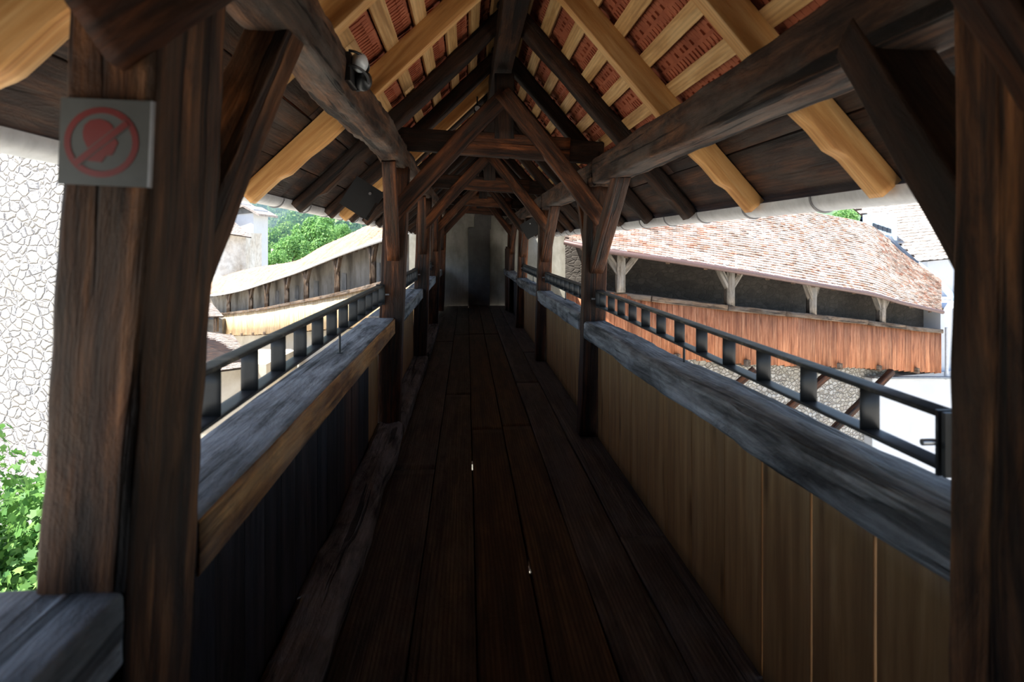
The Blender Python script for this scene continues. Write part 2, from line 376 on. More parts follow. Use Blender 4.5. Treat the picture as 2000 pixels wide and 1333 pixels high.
# frames
LBX = lambda z: -.655 + .036*z          # left post centre
RBX = lambda z: 1.03 + .033*z
ords = ['nearest', 'second', 'third', 'fourth', 'farthest']
FRAMES = []
for i, T in enumerate(FR):
    near = i == 0
    g = empty('timber_frame', (.2, T, 0), {
        0: 'nearest timber frame, its two thick dark posts framing the view, left one carrying the sign',
        1: 'second timber frame of the walkway with reddish crossed braces and wide collar beam',
        2: 'third timber frame of the walkway, smaller arch seen beneath the first collar beam',
        3: 'fourth timber frame of the walkway, just before the grey end wall',
        4: 'farthest timber frame standing against the grey plaster end wall'}[i], 'timber frame', 'timber frames of the covered walkway')
    FRAMES.append(g)
    sg = .03 if near else (.07 if i == 1 else .15)
    if near:
        beam('post', (-.722, 1.385, .0), (-.600, 1.385, 2.26), .155, .33, MT['post'], g, rough=.011, seg=.025, bev=.012)
        # outer half of the post leaning on the sill, ragged edge
        beam('post', (1.045, 1.10, 0), (1.05, 1.10, 2.12), .21, .36, MT['post'], g, rough=.006, seg=.03, bev=.012)
        beam('brace', (-.63, 1.205, 1.955), (.20, 1.23, 2.52), .07, .14, MT['old'], g, rough=.010, seg=.03, up=(0,-1,0) and (0,0,1), bev=.015)
        beam('brace', (1.13, 1.06, 1.68), (.80, 1.06, 2.16), .12, .13, MT['old'], g, rough=.007, seg=.04, bev=.012)
        beam('angle_brace', (-.635, 1.50, 1.50), (-.575, 2.18, 2.30), .13, .12, MT['post'], g, rough=.008, seg=.03, bev=.012)
        beam('angle_brace', (1.08, 1.15, 1.42), (1.10, 1.78, 2.16), .17, .13, MT['dark'], g, rough=.006, seg=.03, bev=.012)
        beam('collar_beam', (-.60, T, 2.52), (1.10, T, 2.42), .16, .19, MT['old'], g, rough=.006, seg=.06)
        beam('king_post', (.31, T, 2.44), (.31, T, 3.02), .15, .15, MT['old'], g, rough=.004, seg=.06)
        continue
    beam('post', (LBX(0), T, 0), (LBX(2.24), T, 2.24), .19, .19, MT['old'], g, rough=.006, seg=sg, up=(0,1,0))
    beam('post', (RBX(0), T, 0), (RBX(2.1), T, 2.10), .185, .19, MT['old'], g, rough=.006, seg=sg, up=(0,1,0))
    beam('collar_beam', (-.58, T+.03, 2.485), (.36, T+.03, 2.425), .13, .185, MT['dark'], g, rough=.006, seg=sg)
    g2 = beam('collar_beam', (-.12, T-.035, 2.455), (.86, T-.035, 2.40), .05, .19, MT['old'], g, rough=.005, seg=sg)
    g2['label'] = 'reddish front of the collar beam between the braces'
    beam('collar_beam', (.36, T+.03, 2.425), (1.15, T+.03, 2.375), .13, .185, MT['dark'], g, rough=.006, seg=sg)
    beam('brace', (-.62, T-.055, 1.83), (.33, T-.055, 2.84), .09, .145, MT['old'], g, rough=.006, seg=sg, bow=.012)
    beam('brace', (1.13, T-.06, 1.80), (.29, T-.06, 2.86), .09, .145, MT['old'], g, rough=.006, seg=sg, bow=.012)
    beam('king_post', (.31, T, 2.48), (.31, T, 3.02), .16, .14, MT['dark'], g, rough=.005, seg=sg, up=(0,1,0))
    beam('angle_brace', (LBX(1.5), T-.07, 1.50), (LBX(2.2), T-.62, 2.24), .10, .11, MT['old'], g, rough=.003, seg=sg)
    beam('angle_brace', (RBX(1.4), T-.06, 1.40), (RBX(2.0)+.02, T-.86, 2.12), .115, .11, MT['old'], g, rough=.003, seg=sg)
    if i < 4:
        beam('angle_brace', (LBX(1.5), T+.07, 1.50), (LBX(2.2), T+.62, 2.24), .10, .11, MT['old'], g, rough=.003, seg=sg)
        beam('angle_brace', (RBX(1.4), T+.06, 1.40), (RBX(2.0)+.02, T+.86, 2.12), .115, .11, MT['old'], g, rough=.003, seg=sg)

def wallpanel(name, pts, lab, mat=None):
    m = MB(); n_ = len(pts)//2; m.quad8(pts[:4], pts[4:]); return tag(recalc(m.build(name, mat or MT['sheath'])), lab, kind='structure')
wallpanel('wall_left', [(-.84,-5,-.1),(-.80,-5,-.1),(-.80,.75,-.1),(-.84,.75,-.1),(-.84,-5,2.32),(-.80,-5,2.32),(-.80,.75,2.32),(-.84,.75,2.32)], 'unseen dark boarded left side of the walkway behind the camera, added to shut out light')  # unseen enclosure, added and run forward to keep light off the near posts
wallpanel('wall_right', [(1.13,-5,-.1),(1.17,-5,-.1),(1.17,.88,-.1),(1.13,.88,-.1),(1.13,-5,2.42),(1.17,-5,2.42),(1.17,.88,2.42),(1.13,.88,2.42)], 'unseen dark boarded right side of the walkway behind the camera, added to shut out light')
wallpanel('wall_back', [(-1.4,-5.1,-.2),(1.8,-5.1,-.2),(1.8,-5.02,-.2),(-1.4,-5.02,-.2),(-1.4,-5.1,3.5),(1.8,-5.1,3.5),(1.8,-5.02,3.5),(-1.4,-5.02,3.5)], 'unseen dark boarded rear end of the walkway, added to shut out light')
# purlins
def purlin(side, segs):
    for (a, b, lab) in segs:
        if side < 0:
            o = beam('purlin', (-.585, a, 2.325), (-.575, b, 2.325), .16, .205, MT['purlin'], None, rough=.013, seg=.035 if a < 5 else .1, bev=.02, freq=2.5)
        else:
            o = beam('purlin', (1.11, a, 2.18), (1.11, b, 2.19), .19, .205, MT['purlin'], None, rough=.009, seg=.035 if a < 5 else .1, bev=.018, freq=1.5)
        tag(o, lab, 'roof beam', 'roof purlins on top of the posts')
purlin(-1, [(-5, 5.95, 'gnarled grey brown purlin running along the left side from the near post to the second'),
            (5.96, 13.3, 'dark left purlin continuing beyond the second left post'), (13.31, END, 'short last length of left purlin reaching the end wall')])
purlin(1, [(-5, 5.50, 'massive cracked grey purlin crossing the upper right from corner to second right post'),
           (5.51, 9.25, 'right purlin between the second and third right posts'), (9.26, 13.0, 'right purlin between third and fourth right posts'), (13.01, END, 'short last length of right purlin reaching the end wall')])
tag(beam('ridge_beam', (.30, -5, 3.17), (.30, END, 3.17), .16, .20, MT['dark'], None, rough=.006, seg=.1), 'dark ridge beam running overhead along the middle of the roof', 'roof beam')

# ------------------------------------------------------------------ roof slopes
EL = V(-1.28, 0, 1.925); ER = V(1.68, 0, 1.869); RG = V(.298, 0, 3.435)
def slope_info(E):
    d = (RG-E); L = d.length; u = d.normalized()
    n = V(-u.z, 0, u.x) if u.x > 0 else V(u.z, 0, -u.x)
    if n.z < 0: n = -n
    return u, n, L
def rafter(E, y, mat, parent, new, wd=.095, h=.125):
    u, n, L = slope_info(E)
    off = -.066
    p0 = E + n*off + V(0, y, 0) + u*(-.02); p1 = E + n*off + V(0, y, 0) + u*(L-.02)
    ln = (p1-p0).length
    a0 = random.uniform(.16, .22); a1 = a0+.06; b0 = random.uniform(.36, .44); b1 = b0+.16
    def prof(x, L_):
        if x < a0: return .62
        if x < a1: return lerp(.62, 1.0, (x-a0)/(a1-a0))
        if x < b0: return lerp(1.0, .98, (x-a1)/(b0-a1))
        if x < b1: return lerp(.98, 1.2, math.sin((x-b0)/(b1-b0)*math.pi/2))
        return lerp(1.2, 1.05, min(1, (x-b1)/1.0))
    o = beam_mb(ln, wd, h, rough=.0015 if new else .010, seg=.025 if new else .06, bev=.004 if new else .02, prof=prof, freq=2)
    M = frame(p0, p1, n)
    o = recalc(o.build('rafter', mat, parent, M))
    return o
for side, E in ((-1, EL), (1, ER)):
    u, n, L = slope_info(E)
    rs = empty('roof_slope', (E.x, 9, E.z), ('left' if side < 0 else 'right')+' slope of the walkway roof with pale new rafters and red tile undersides', 'roof', 'two slopes of the walkway roof')
    ys_new = [1.62, 2.80, 4.0] if side < 0 else [1.40, 2.60, 3.83]
    ys_old = [5.15, 6.3, 7.4, 8.5, 9.7, 10.8, 11.9, 13.0, 14.1, 15.2, 16.3, 17.4] if side < 0 else [4.95, 6.1, 7.2, 8.3, 9.4, 10.6, 11.7, 12.8, 13.9, 15.0, 16.1, 17.2]
    ys_new = ([.45] + ys_new) if side < 0 else ([.2] + ys_new)
    for y in ys_new: rafter(E, y, MT['pale'], rs, True)['label'] = 'pale new pine rafter with stepped lower end'
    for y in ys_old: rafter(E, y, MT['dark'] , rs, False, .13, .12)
    # one pale replacement further on, as seen through the frames on the left
    if side < 0: rafter(E, 7.0, MT['pale'], rs, True)['label'] = 'pale new pine rafter with stepped lower end'
    # eave boards
    s = -.035 if side < 0 else -.075; k = 0
    for wd in ((.29, .30, .30) if side < 0 else (.39, .38)):
        yy = -5.0
        while yy < END:
            ye = min(END, yy+random.uniform(2.6, 3.9))
            c = E + u*(s+wd/2) + n*.015
            beam('sheathing_board', (c.x, yy, c.z), (c.x, ye-.006, c.z), wd-random.uniform(.003, .008), .026, MT['sheath'], rs, up=n, rough=.003, seg=.15, bev=.004)
            yy = ye
        s += wd; k += 1
    # battens
    s = .96 if side < 0 else .80
    while s < L-.03:
        yy = -5.0
        while yy < END:
            ye = min(END, yy+random.uniform(3.2, 4.4))
            c = E + u*s + n*.006
            beam('batten', (c.x, yy, c.z), (c.x, ye-.004, c.z), .088, .026, MT['batten'], rs, up=n, rough=.0012, seg=.3, bev=.002)
            yy = ye
        s += .222
    # tiles: courses of ribbed clay tiles
    s = -.05
    while s < L:
        m = MB(); W = .245
        M = Matrix((V(0, 1, 0), u, n)).transposed().to_4x4(); M.translation = E + u*s
        yy = -5.0; cnt = 0
        tw = .20
        while yy < END-.05:
            jit = random.uniform(-.003, .003)
            def q(y0, y1, t0, t1, z0, z1, th):
                b = [M @ Vector((y0, t0, z0)), M @ Vector((y1, t0, z0)), M @ Vector((y1, t1, z1)), M @ Vector((y0, t1, z1))]
                tt = [p + n*th for p in b]; m.quad8(b, tt)
            z0 = .052+jit; z1 = .030+jit
            q(yy, yy+tw+.003, 0, W+.05, z0, z1, .012)
            if s > .5 and -.2 < yy < 13:
                # underside ribs and rows of nibs
                for r_ in range(4):
                    yr = yy+.018+r_*.046
                    q(yr, yr+.026, .015, .055, z0-.024, z0-.024, .028)
                    if r_ % 2 == (cnt % 2): q(yr+.004, yr+.03, .075, .105, z0-.018, z0-.018, .022)
                    q(yr+.006, yr+.012, .1, W, z0-.008, z1-.004, .010)
            yy += tw; cnt += 1
        recalc(m.build('tile_course', MT['tile_in'], rs))
        s += .222
    # gable fascia none; gutter
    gy0, gy1 = -.1, END-.2
    gc = E + V(.055*side, 0, -.02 if side < 0 else -.056)
    gt = empty('roof_gutter', (gc.x, (gy0+gy1)/2, gc.z), ('pale zinc gutter hanging under the left eave of the walkway' if side < 0 else 'pale zinc gutter hanging under the right eave of the walkway'), 'gutter', 'eave gutters of the walkway')
    m = MB(); R = .062 if side < 0 else .072; NN = 12; M2 = 40
    vs_ = []
    for rr in (R, R-.004):
        for j in range(M2+1):
            y = lerp(gy0, gy1, j/M2)
            for k in range(NN+1):
                a = math.pi + math.pi*k/NN
                vs_.append((gc.x+rr*math.cos(a), y, gc.z+rr*math.sin(a)+.02))
    st = (M2+1)*(NN+1); fs = []
    for l in (0, 1):
        for j in range(M2):
            for k in range(NN):
                a = l*st + j*(NN+1)+k; fs.append((a, a+1, a+NN+2, a+NN+1) if l else (a, a+NN+1, a+NN+2, a+1))
    m.add(vs_, fs)
    m.tube([(gc.x-side*-1*R*1.0 if False else gc.x+side*R, gy0, gc.z+.02), (gc.x+side*R, gy1, gc.z+.02)], .009, 8)
    m.build('gutter_channel', MT['zinc'], gt)
    y = .75
    while y < END-.4:
        m = MB(); m.tube([(gc.x+(R+.004)*math.cos(math.pi+math.pi*k/12), y, gc.z+.02+(R+.004)*math.sin(math.pi+math.pi*k/12)) for k in range(13)], .006, 6)
        m.build('gutter_bracket', MT['bracket'], gt); y += .82

# ------------------------------------------------------------------ parapets
def parapet(side, a, b, sillmat, planks, label, ztop=1.0):
    g = empty('parapet', ((-.7 if side < 0 else 1.02), (a+b)/2, 0), label, 'parapet', 'boarded parapets between the posts')
    near = a < 5
    if side < 0:
        beam('sill', (-.710, a-.03, ztop-.065), (-.710, b, ztop-.065), .235, .13, sillmat, g, rough=.004, seg=.05 if near else .15, bev=.008)
        px = -.735
    else:
        zt0 = ztop
        beam('sill', (1.062, a, zt0+.005-.075), (1.062, b, .965-.070), .195, .15, sillmat, g, rough=.010, seg=.04 if near else .15, bev=.022, bow=-.01, freq=1.8)
        px = 1.10
    for (y0, y1, mt, gap) in planks:
        o = beam('plank', (px, (y0+y1)/2, -.03 if side > 0 else .02), (px, (y0+y1)/2, .89), .022, (y1-y0)-gap, MT[mt], g, up=(0,1,0), rough=.0015, seg=.12, bev=.003)
        if mt in ('plankpale', 'plankred') and side < 0 and a < 5: o['label'] = 'pale new board' if mt == 'plankpale' else 'red brown board'
    return g
def even(a, b, wd, mats, gap=.003):
    n = max(1, round((b-a)/wd)); st = (b-a)/n
    return [(a+i*st, a+(i+1)*st, mats if isinstance(mats, str) else random.choice(mats), gap) for i in range(n)]
# left near bay
ys = [1.53, 1.80, 2.02, 2.28, 2.5, 2.72, 2.94, 3.15, 3.37, 3.6, 3.86, 4.1, 4.34, 4.62, 4.86, 5.1, 5.62]
mts = ['plankdark']*11 + ['plankred', 'plankred', 'plankdark', 'plankdark', 'plankpale']
parapet(-1, 1.55, 5.64, MT['sill'], [(ys[i], ys[i+1], mts[i], .004) for i in range(16)], 'left parapet of the nearest bay, grey topped sill over near black boards', 1.0)
parapet(-1, .76, 1.23, MT['sill'], even(.76, 1.22, .23, 'plankpale'), 'left parapet stub in the lower left corner, before the sign post', 1.0)
parapet(-1, 5.82, 9.32, MT['sill'], even(5.82, 9.32, .3, 'plankpale'), 'left parapet of the second bay, pale boards behind the second left post', 1.0)
parapet(-1, 9.52, 13.04, MT['sill'], even(9.52, 13.04, .3, 'plankpale'), 'left parapet of the third bay', 1.0)
parapet(-1, 13.24, END-.05, MT['sill'], even(13.24, END-.05, .3, 'plankdark'), 'left parapet of the last bay before the end wall', 1.0)
# right near bay
ys = [1.22, 1.76, 2.10, 2.46, 2.83, 3.25, 3.65, 4.07, 4.45, 4.83, 5.2, 5.50, 5.62]
gp = [.015, .015, .013, .012, .003, .003, .003, .004, .003, .003, .007, .003]
parapet(1, 1.22, 5.62, MT['sill'], [(ys[i], ys[i+1], 'plankpale', gp[i]) for i in range(12)], 'right parapet of the nearest bay, thick cracked grey sill over pale boards with bright slits', 1.055)
parapet(1, 5.83, 9.32, MT['sill'], even(5.83, 9.32, .32, 'plankpale', .004), 'right parapet of the second bay with pale boards', 1.0)
parapet(1, 9.53, 13.04, MT['sill'], even(9.53, 13.04, .32, 'plankpale', .004), 'right parapet of the third bay', 1.0)
parapet(1, 13.25, END-.05, MT['sill'], even(13.25, END-.05, .32, 'plankdark', .004), 'right parapet of the last bay before the end wall', .99)
# orange brown side board on the left near sill
_par = [o for o in bpy.data.objects if o.get('label', '').startswith('left parapet of the nearest')][0]
m = beam_mb(4.08, .012, .118, rough=.002, seg=.06, bev=.003)
sb = recalc(m.build('sill_face', MT['sillbrown'], [o for o in bpy.data.objects if o.parent == _par and o.name.startswith('sill')][0], frame((-.589, 1.535, .935), (-.589, 5.635, .935))))
sb['label'] = 'orange brown inner face of the sill'

# ------------------------------------------------------------------ ladder handrails
def handrail(side, a, b, label):
    X = -.70 if side < 0 else 1.10
    zb, zt = (1.125, 1.265) if side < 0 else (1.09, 1.212)
    zs = 1.0 if side < 0 else .99
    g = empty('handrail', (X, (a+b)/2, zt), label, 'handrail', 'steel ladder handrails above the parapets')
    near = a < 5
    def bar(z, th, nm, mt):
        beam(nm, (X, a, z), (X, b, z), .056, th, MT[mt], g, rough=.0006, seg=.3, bev=.0015)
    bar(zt, .012, 'top_bar', 'rail_top'); bar(zb, .010, 'bottom_bar', 'metal')
    y = a + .32
    while y < b-.05:
        beam('cross_plate', (X, y, zb+.005), (X, y, zt-.006), .054, .008, MT['metal'], g, up=(0,1,0), rough=.0003, seg=.06, bev=.001); y += .335
    for y in (a+.005, b-.005):
        ep = beam('end_plate', (X, y, zb-.015), (X, y, zt+.012), .07, .010, MT['metal'], g, up=(0,1,0), rough=.0003, seg=.06, bev=.001)
        m = MB(); sx = X + (.04 if side < 0 else -.04); yy = y + (.02 if y < (a+b)/2 else -.02)
        m.tube([(sx, y, (zt+zb)/2), (sx+(.03 if side < 0 else -.03), y, (zt+zb)/2)], .008, 8); m.build('bolt', MT['bolt'], ep)
    ym = a + (b-a)*.5
    if side < 0 and near: ym = 3.82
    if side > 0 and near: ym = 3.40
    m = MB(); m.tube([(X, ym, zb), (X, ym, zs-.01)], .0065, 8); m.tube([(X, ym, zs-.002), (X, ym, zs+.006)], .018, 10)
    m.build('support_rod', MT['metal'], g)
handrail(-1, 1.60, 5.60, 'black steel ladder handrail over the left sill, nearest bay')
handrail(-1, 5.84, 9.30, 'steel ladder handrail over the left sill, second bay')
handrail(-1, 9.54, 13.02, 'steel ladder handrail over the left sill, third bay')
handrail(1, 1.48, 5.60, 'steel ladder handrail over the right sill in front of the red boarded gallery')
handrail(1, 5.84, 9.30, 'steel ladder handrail over the right sill, second bay')
handrail(1, 9.54, 13.02, 'steel ladder handrail over the right sill, third bay')
# bracket box at near end of right rail
m = MB(); m.box((1.105, 1.465, 1.15), .075, .012, .145); m.box((1.138, 1.43, 1.15), .008, .07, .145)
b_ = m.build('end_bracket', MT['metal'], [o for o in bpy.data.objects if o.get('label', '').endswith('red boarded gallery')][0])

# ------------------------------------------------------------------ sign
SC = P(206, 279, 1.178); sr = math.radians(2.5)
sg = empty('prohibition_sign', SC, 'square sign, face coloured dark grey for shade, with red crossed-out head symbol on the near left post', 'sign')
SM = Matrix.Translation(SC) @ Matrix.Rotation(math.radians(-4), 4, 'Z') @ Matrix.Rotation(sr, 4, 'Y')
S = .155
m = MB(); m.box((0, 0, 0), S, .008, S*.96); plate = m.build('sign_plate', MT['signface'], sg, SM)
m = MB(); m.box((S/2+.002, .0, 0), .004, .009, S*.96); m.build('sign_edge', MT['signedge'], plate, SM)
def flat(name, polys, y, th, mat):
    m = MB()
    for poly in polys:
        n_ = len(poly); a = [(p[0]*S, y, p[1]*S) for p in poly]; b = [(p[0]*S, y-th, p[1]*S) for p in poly]
        m.add(a+b, [tuple(range(n_)), tuple(reversed(range(n_, 2*n_)))] + [(i, (i+1) % n_, n_+(i+1) % n_, n_+i) for i in range(n_)], True)
    return recalc(m.build(name, mat, plate, SM))
cx0, cy0 = -.028, 0.0
ring = []
for k in range(64):
    a0, a1 = 2*math.pi*k/64, 2*math.pi*(k+1)/64
    ring.append([(cx0+.415*math.cos(a0), .39*math.sin(a0)), (cx0+.415*math.cos(a1), .39*math.sin(a1)), (cx0+.345*math.cos(a1), .322*math.sin(a1)), (cx0+.345*math.cos(a0), .322*math.sin(a0))])
sx0, sz0, sx1, sz1 = -.30, -.245, .255, .225
dx, dz = sx1-sx0, sz1-sz0; LL = math.hypot(dx, dz); nx_, nz_ = -dz/LL, dx/LL
bar = lambda wd: [(sx0-nx_*wd, sz0-nz_*wd), (sx1-nx_*wd, sz1-nz_*wd), (sx1+nx_*wd, sz1+nz_*wd), (sx0+nx_*wd, sz0+nz_*wd)]
flat('ring', ring, -.0042, .0008, MT['red'])
head = [(450,540),(468,460),(535,395),(640,375),(740,400),(800,450),(840,540),(850,610),(882,655),(858,700),(845,750),(815,805),(745,815),(695,895),(490,880),(560,800),(500,700),(462,620)]
flat('head_symbol', [[((x-710)/1080, (655-y)/1080) for x, y in reversed(head)]], -.0042, .0008, MT['red'])
flat('slash_border', [bar(.047)], -.0046, .0008, MT['signface'])
flat('slash', [bar(.036)], -.0050, .001, MT['red'])

# ------------------------------------------------------------------ lamp, loudspeakers, small camera
lp = V(-.470, 2.98, 2.345)
lg = empty('bulkhead_lamp', lp, 'oval bulkhead lamp with opal glass and black guard on the left purlin', 'lamp')
def ellips(c, rx, ry, rz, half=None):
    m = MB(); A, B = 16, 10; vs_ = []
    for j in range(B+1):
        th = math.pi*j/B
        for k in range(A):
            ph = 2*math.pi*k/A
            vs_.append((c[0]+rx*math.sin(th)*math.cos(ph), c[1]+ry*math.cos(th), c[2]+rz*math.sin(th)*math.sin(ph)))
    m.add(vs_, [(j*A+k, j*A+(k+1) % A, (j+1)*A+(k+1) % A, (j+1)*A+k) for j in range(B) for k in range(A)])
    return m
ellips((lp.x+.015, lp.y-.04, lp.z+.03), .036, .06, .042).build('glass', MT['opal'], lg)
m = MB(); m.box((lp.x-.03, lp.y, lp.z), .03, .20, .12); m.build('back_plate', MT['black'], lg)
ellips((lp.x+.015, lp.y+.055, lp.z-.025), .040, .05, .046).build('housing', MT['black'], lg)
for off in (-.03, .03):
    m = MB(); m.tube([(lp.x-.02+.066*math.sin(math.pi*k/14), lp.y-.10*math.cos(math.pi*k/14)-.01, lp.z+off+.03*math.cos(math.pi*k/14)) for k in range(15)], .006, 8); m.build('guard', MT['black'], lg)
def speaker(c, s_, rot, yaw, label):
    g = empty('loudspeaker', c, label, 'loudspeaker', 'black tilted boxes under the roof')
    M = Matrix.Translation(c) @ Matrix.Rotation(yaw, 4, 'Z') @ Matrix.Rotation(rot, 4, 'Y')
    m = MB(); a = s_/2
    b = [(-a, -.02, -a), (a, -.02, -a), (a, -.02, a), (-a, -.02, a)]; t_ = [(-a*.8, .14, -a*.8), (a*.8, .14, -a*.8), (a*.8, .14, a*.8), (-a*.8, .14, a*.8)]
    m.quad8(b, t_); bo = recalc(m.build('body', MT['black'], g, M))
    m = MB(); m.tube([(0.03, -.02, a*.5), (0.03, -.032, a*.5)], .011, 12); m.build('screw', MT['bolt'], bo, M)
    m = MB(); m.box((a*.9, .03, -a*.35), .02, .10, a*1.2); m.build('bracket', MT['dark'], g, M)
speaker(V(*P(707, 388, 5.35)), .255, math.radians(32), .25, 'black loudspeaker box tilted under the left eave beside the second left post')
speaker(V(*P(1037, 446, 12.2)), .30, math.radians(-30), -.2, 'small looking black loudspeaker box under the right eave near the end wall')
cp = V(.10, 6.6, 2.90)
g = empty('spotlight', cp, 'small black spotlight tucked under the left rafters near the ridge', 'spotlight')
m = MB(); m.box(cp, .07, .14, .06); m.build('body', MT['black'], g)
m = MB(); m.tube([(cp.x, cp.y-.07, cp.z), (cp.x, cp.y-.078, cp.z)], .026, 14); m.build('lens', MT['opal'], g)
m = MB(); m.tube([(cp.x, cp.y, cp.z+.02), (cp.x, cp.y, cp.z+.13)], .008, 8); m.build('bracket', MT['black'], g)

# ------------------------------------------------------------------ end wall
def wallbox(name, pts, z0s, z1s, thick, mat, parent=None, disp=0.0, res=.5):
    """vertical wall following plan points; normal side = +n (left of direction)"""
    m = MB(); A = []
    for i, p in enumerate(pts):
        a = pts[max(0, i-1)]; b = pts[min(len(pts)-1, i+1)]
        t = Vector((b[0]-a[0], b[1]-a[1], 0)).normalized(); n_ = Vector((-t.y, t.x, 0))
        A.append((Vector((p[0], p[1], 0)), n_))
    front = []
    for i in range(len(pts)):
        p, n_ = A[i]; q_ = p + n_*thick
        z0, z1 = z0s[i], z1s[i]
        front.append([(p.x, p.y, z0), (p.x, p.y, z1), (q_.x, q_.y, z1), (q_.x, q_.y, z0)])
    for i in range(len(pts)-1):
        m.add(front[i]+front[i+1], [(0,1,5,4),(1,2,6,5),(2,3,7,6),(3,0,4,7)], True)
    m.add(front[0], [(0,1,2,3)], True); m.add(front[-1], [(3,2,1,0)], True)
    return recalc(m.build(name, mat, parent))
ew = wallbox('wall_far', [(-1.5, END), (3.6, END+.1)], [-8, -8], [3.9, 3.9], .5, MT['plaster'], disp=0); tag(ew, 'grey plaster wall closing the far end of the walkway', kind='structure')
# walled-up doorway: slightly raised darker render
m = MB(); m.box((.32, END-.012, 1.02), .56, .03, 2.05); m.box((.42, END-.010, 2.25), .42, .024, .50)
tag(recalc(m.build('door_1', MT['plasterdark'])), 'dark grey walled-up doorway panel in the end wall', kind='structure')
pg = empty('plank_door', (1.12, 17.0, 0), 'brown plank door standing open at the right before the end wall', 'door')
for k in range(5):
    y = 15.95+k*.36
    beam('plank', (1.0-.0*k, y+.18, .02), (1.0, y+.18, 1.50+.05*(k % 2)), .03, .35, MT['plankred'], pg, up=(0,1,0), rough=.001, seg=.4)

# ------------------------------------------------------------------ tile roofs outside
def tile_roof(name, eave, ridge, tw, ch, mat, parent, th=.034, jit=.010, gap=.012, under=MT['dark'], scallop=False):
    """eave, ridge: equal-length lists of points"""
    def arc(pts):
        L = [0]
        for a, b in zip(pts, pts[1:]): L.append(L[-1]+(b-a).length)
        return L
    Le = arc(eave)
    def at(pts, t):
        s_ = t*Le[-1]
        for i in range(len(pts)-1):
            if s_ <= Le[i+1] or i == len(pts)-2:
                f = (s_-Le[i])/max(1e-6, Le[i+1]-Le[i]); return pts[i].lerp(pts[i+1], f)
    H = max((r-e).length for e, r in zip(eave, ridge)); rows = int(H/ch)
    m = MB(); cols = int(Le[-1]/tw)
    for j in range(rows):
        for i in range(cols):
            o = .5 if j % 2 else 0
            t0 = (i+o)/cols; t1 = min(1, (i+1+o)/cols)
            if t0 >= 1: continue
            e0, e1, r0, r1 = at(eave, t0), at(eave, t1), at(ridge, t0), at(ridge, t1)
            f0, f1 = j/rows, min(1, (j+1.35)/rows)
            a, b, c, d = e0.lerp(r0, f0), e1.lerp(r1, f0), e1.lerp(r1, f1), e0.lerp(r0, f1)
            n_ = (b-a).cross(d-a)
            if n_.length < 1e-6: continue
            n_.normalize()
            if n_.z < 0: n_ = -n_
            x_ = (b-a)*(gap/2/tw); dz = random.uniform(-jit, jit); sl_ = (d-a)*random.uniform(-.05, .05)
            lo = n_*(th+.008+dz+random.uniform(0, jit)); lo2 = n_*(th+.008+dz+random.uniform(0, jit)); hi = n_*(.004+dz*.2)
            a2, b2, c2, d2 = a+x_+lo+sl_, b-x_+lo2+sl_, c-x_+hi, d+x_+hi
            if scallop:
                mid = (a2+b2)/2 - (d2-a2)*.16
                tp = [a2, mid, b2, c2, d2]; bt = [p-n_*th for p in tp]
                m.add(tp+bt, [(0,1,2,3,4), (0,5,6,1), (1,6,7,2), (2,7,8,3), (4,9,5,0)], True)
            else:
                tp = [a2, b2, c2, d2]; bt = [p-n_*th for p in tp]
                m.add(tp+bt, [(0,1,2,3), (0,4,5,1), (1,5,6,2), (3,7,4,0)], True)
    o = recalc(m.build(name, mat, parent))
    m = MB()
    for i in range(len(eave)-1):
        n_ = (eave[i+1]-eave[i]).cross(ridge[i]-eave[i]).normalized()
        if n_.z < 0: n_ = -n_
        b = [eave[i], eave[i+1], ridge[i+1], ridge[i]]
        m.quad8([p-n_*.05 for p in b], [p-n_*.004 for p in b])
    recalc(m.build('roof_deck', under, parent))
    return o
def resample(pts, step):
    """Catmull-Rom through list of tuples; returns dense list"""
    out = []; n_ = len(pts)
    for i in range(n_-1):
        p0, p1, p2, p3 = pts[max(0, i-1)], pts[i], pts[i+1], pts[min(n_-1, i+2)]
        for k in range(step):
            t = k/step
            out.append(tuple(.5*(2*b+(c-a)*t+(2*a-5*b+4*c-d)*t*t+(-a+3*b-3*c+d)*t**3) for a, b, c, d in zip(p0, p1, p2, p3)))
    out.append(pts[-1]); return out
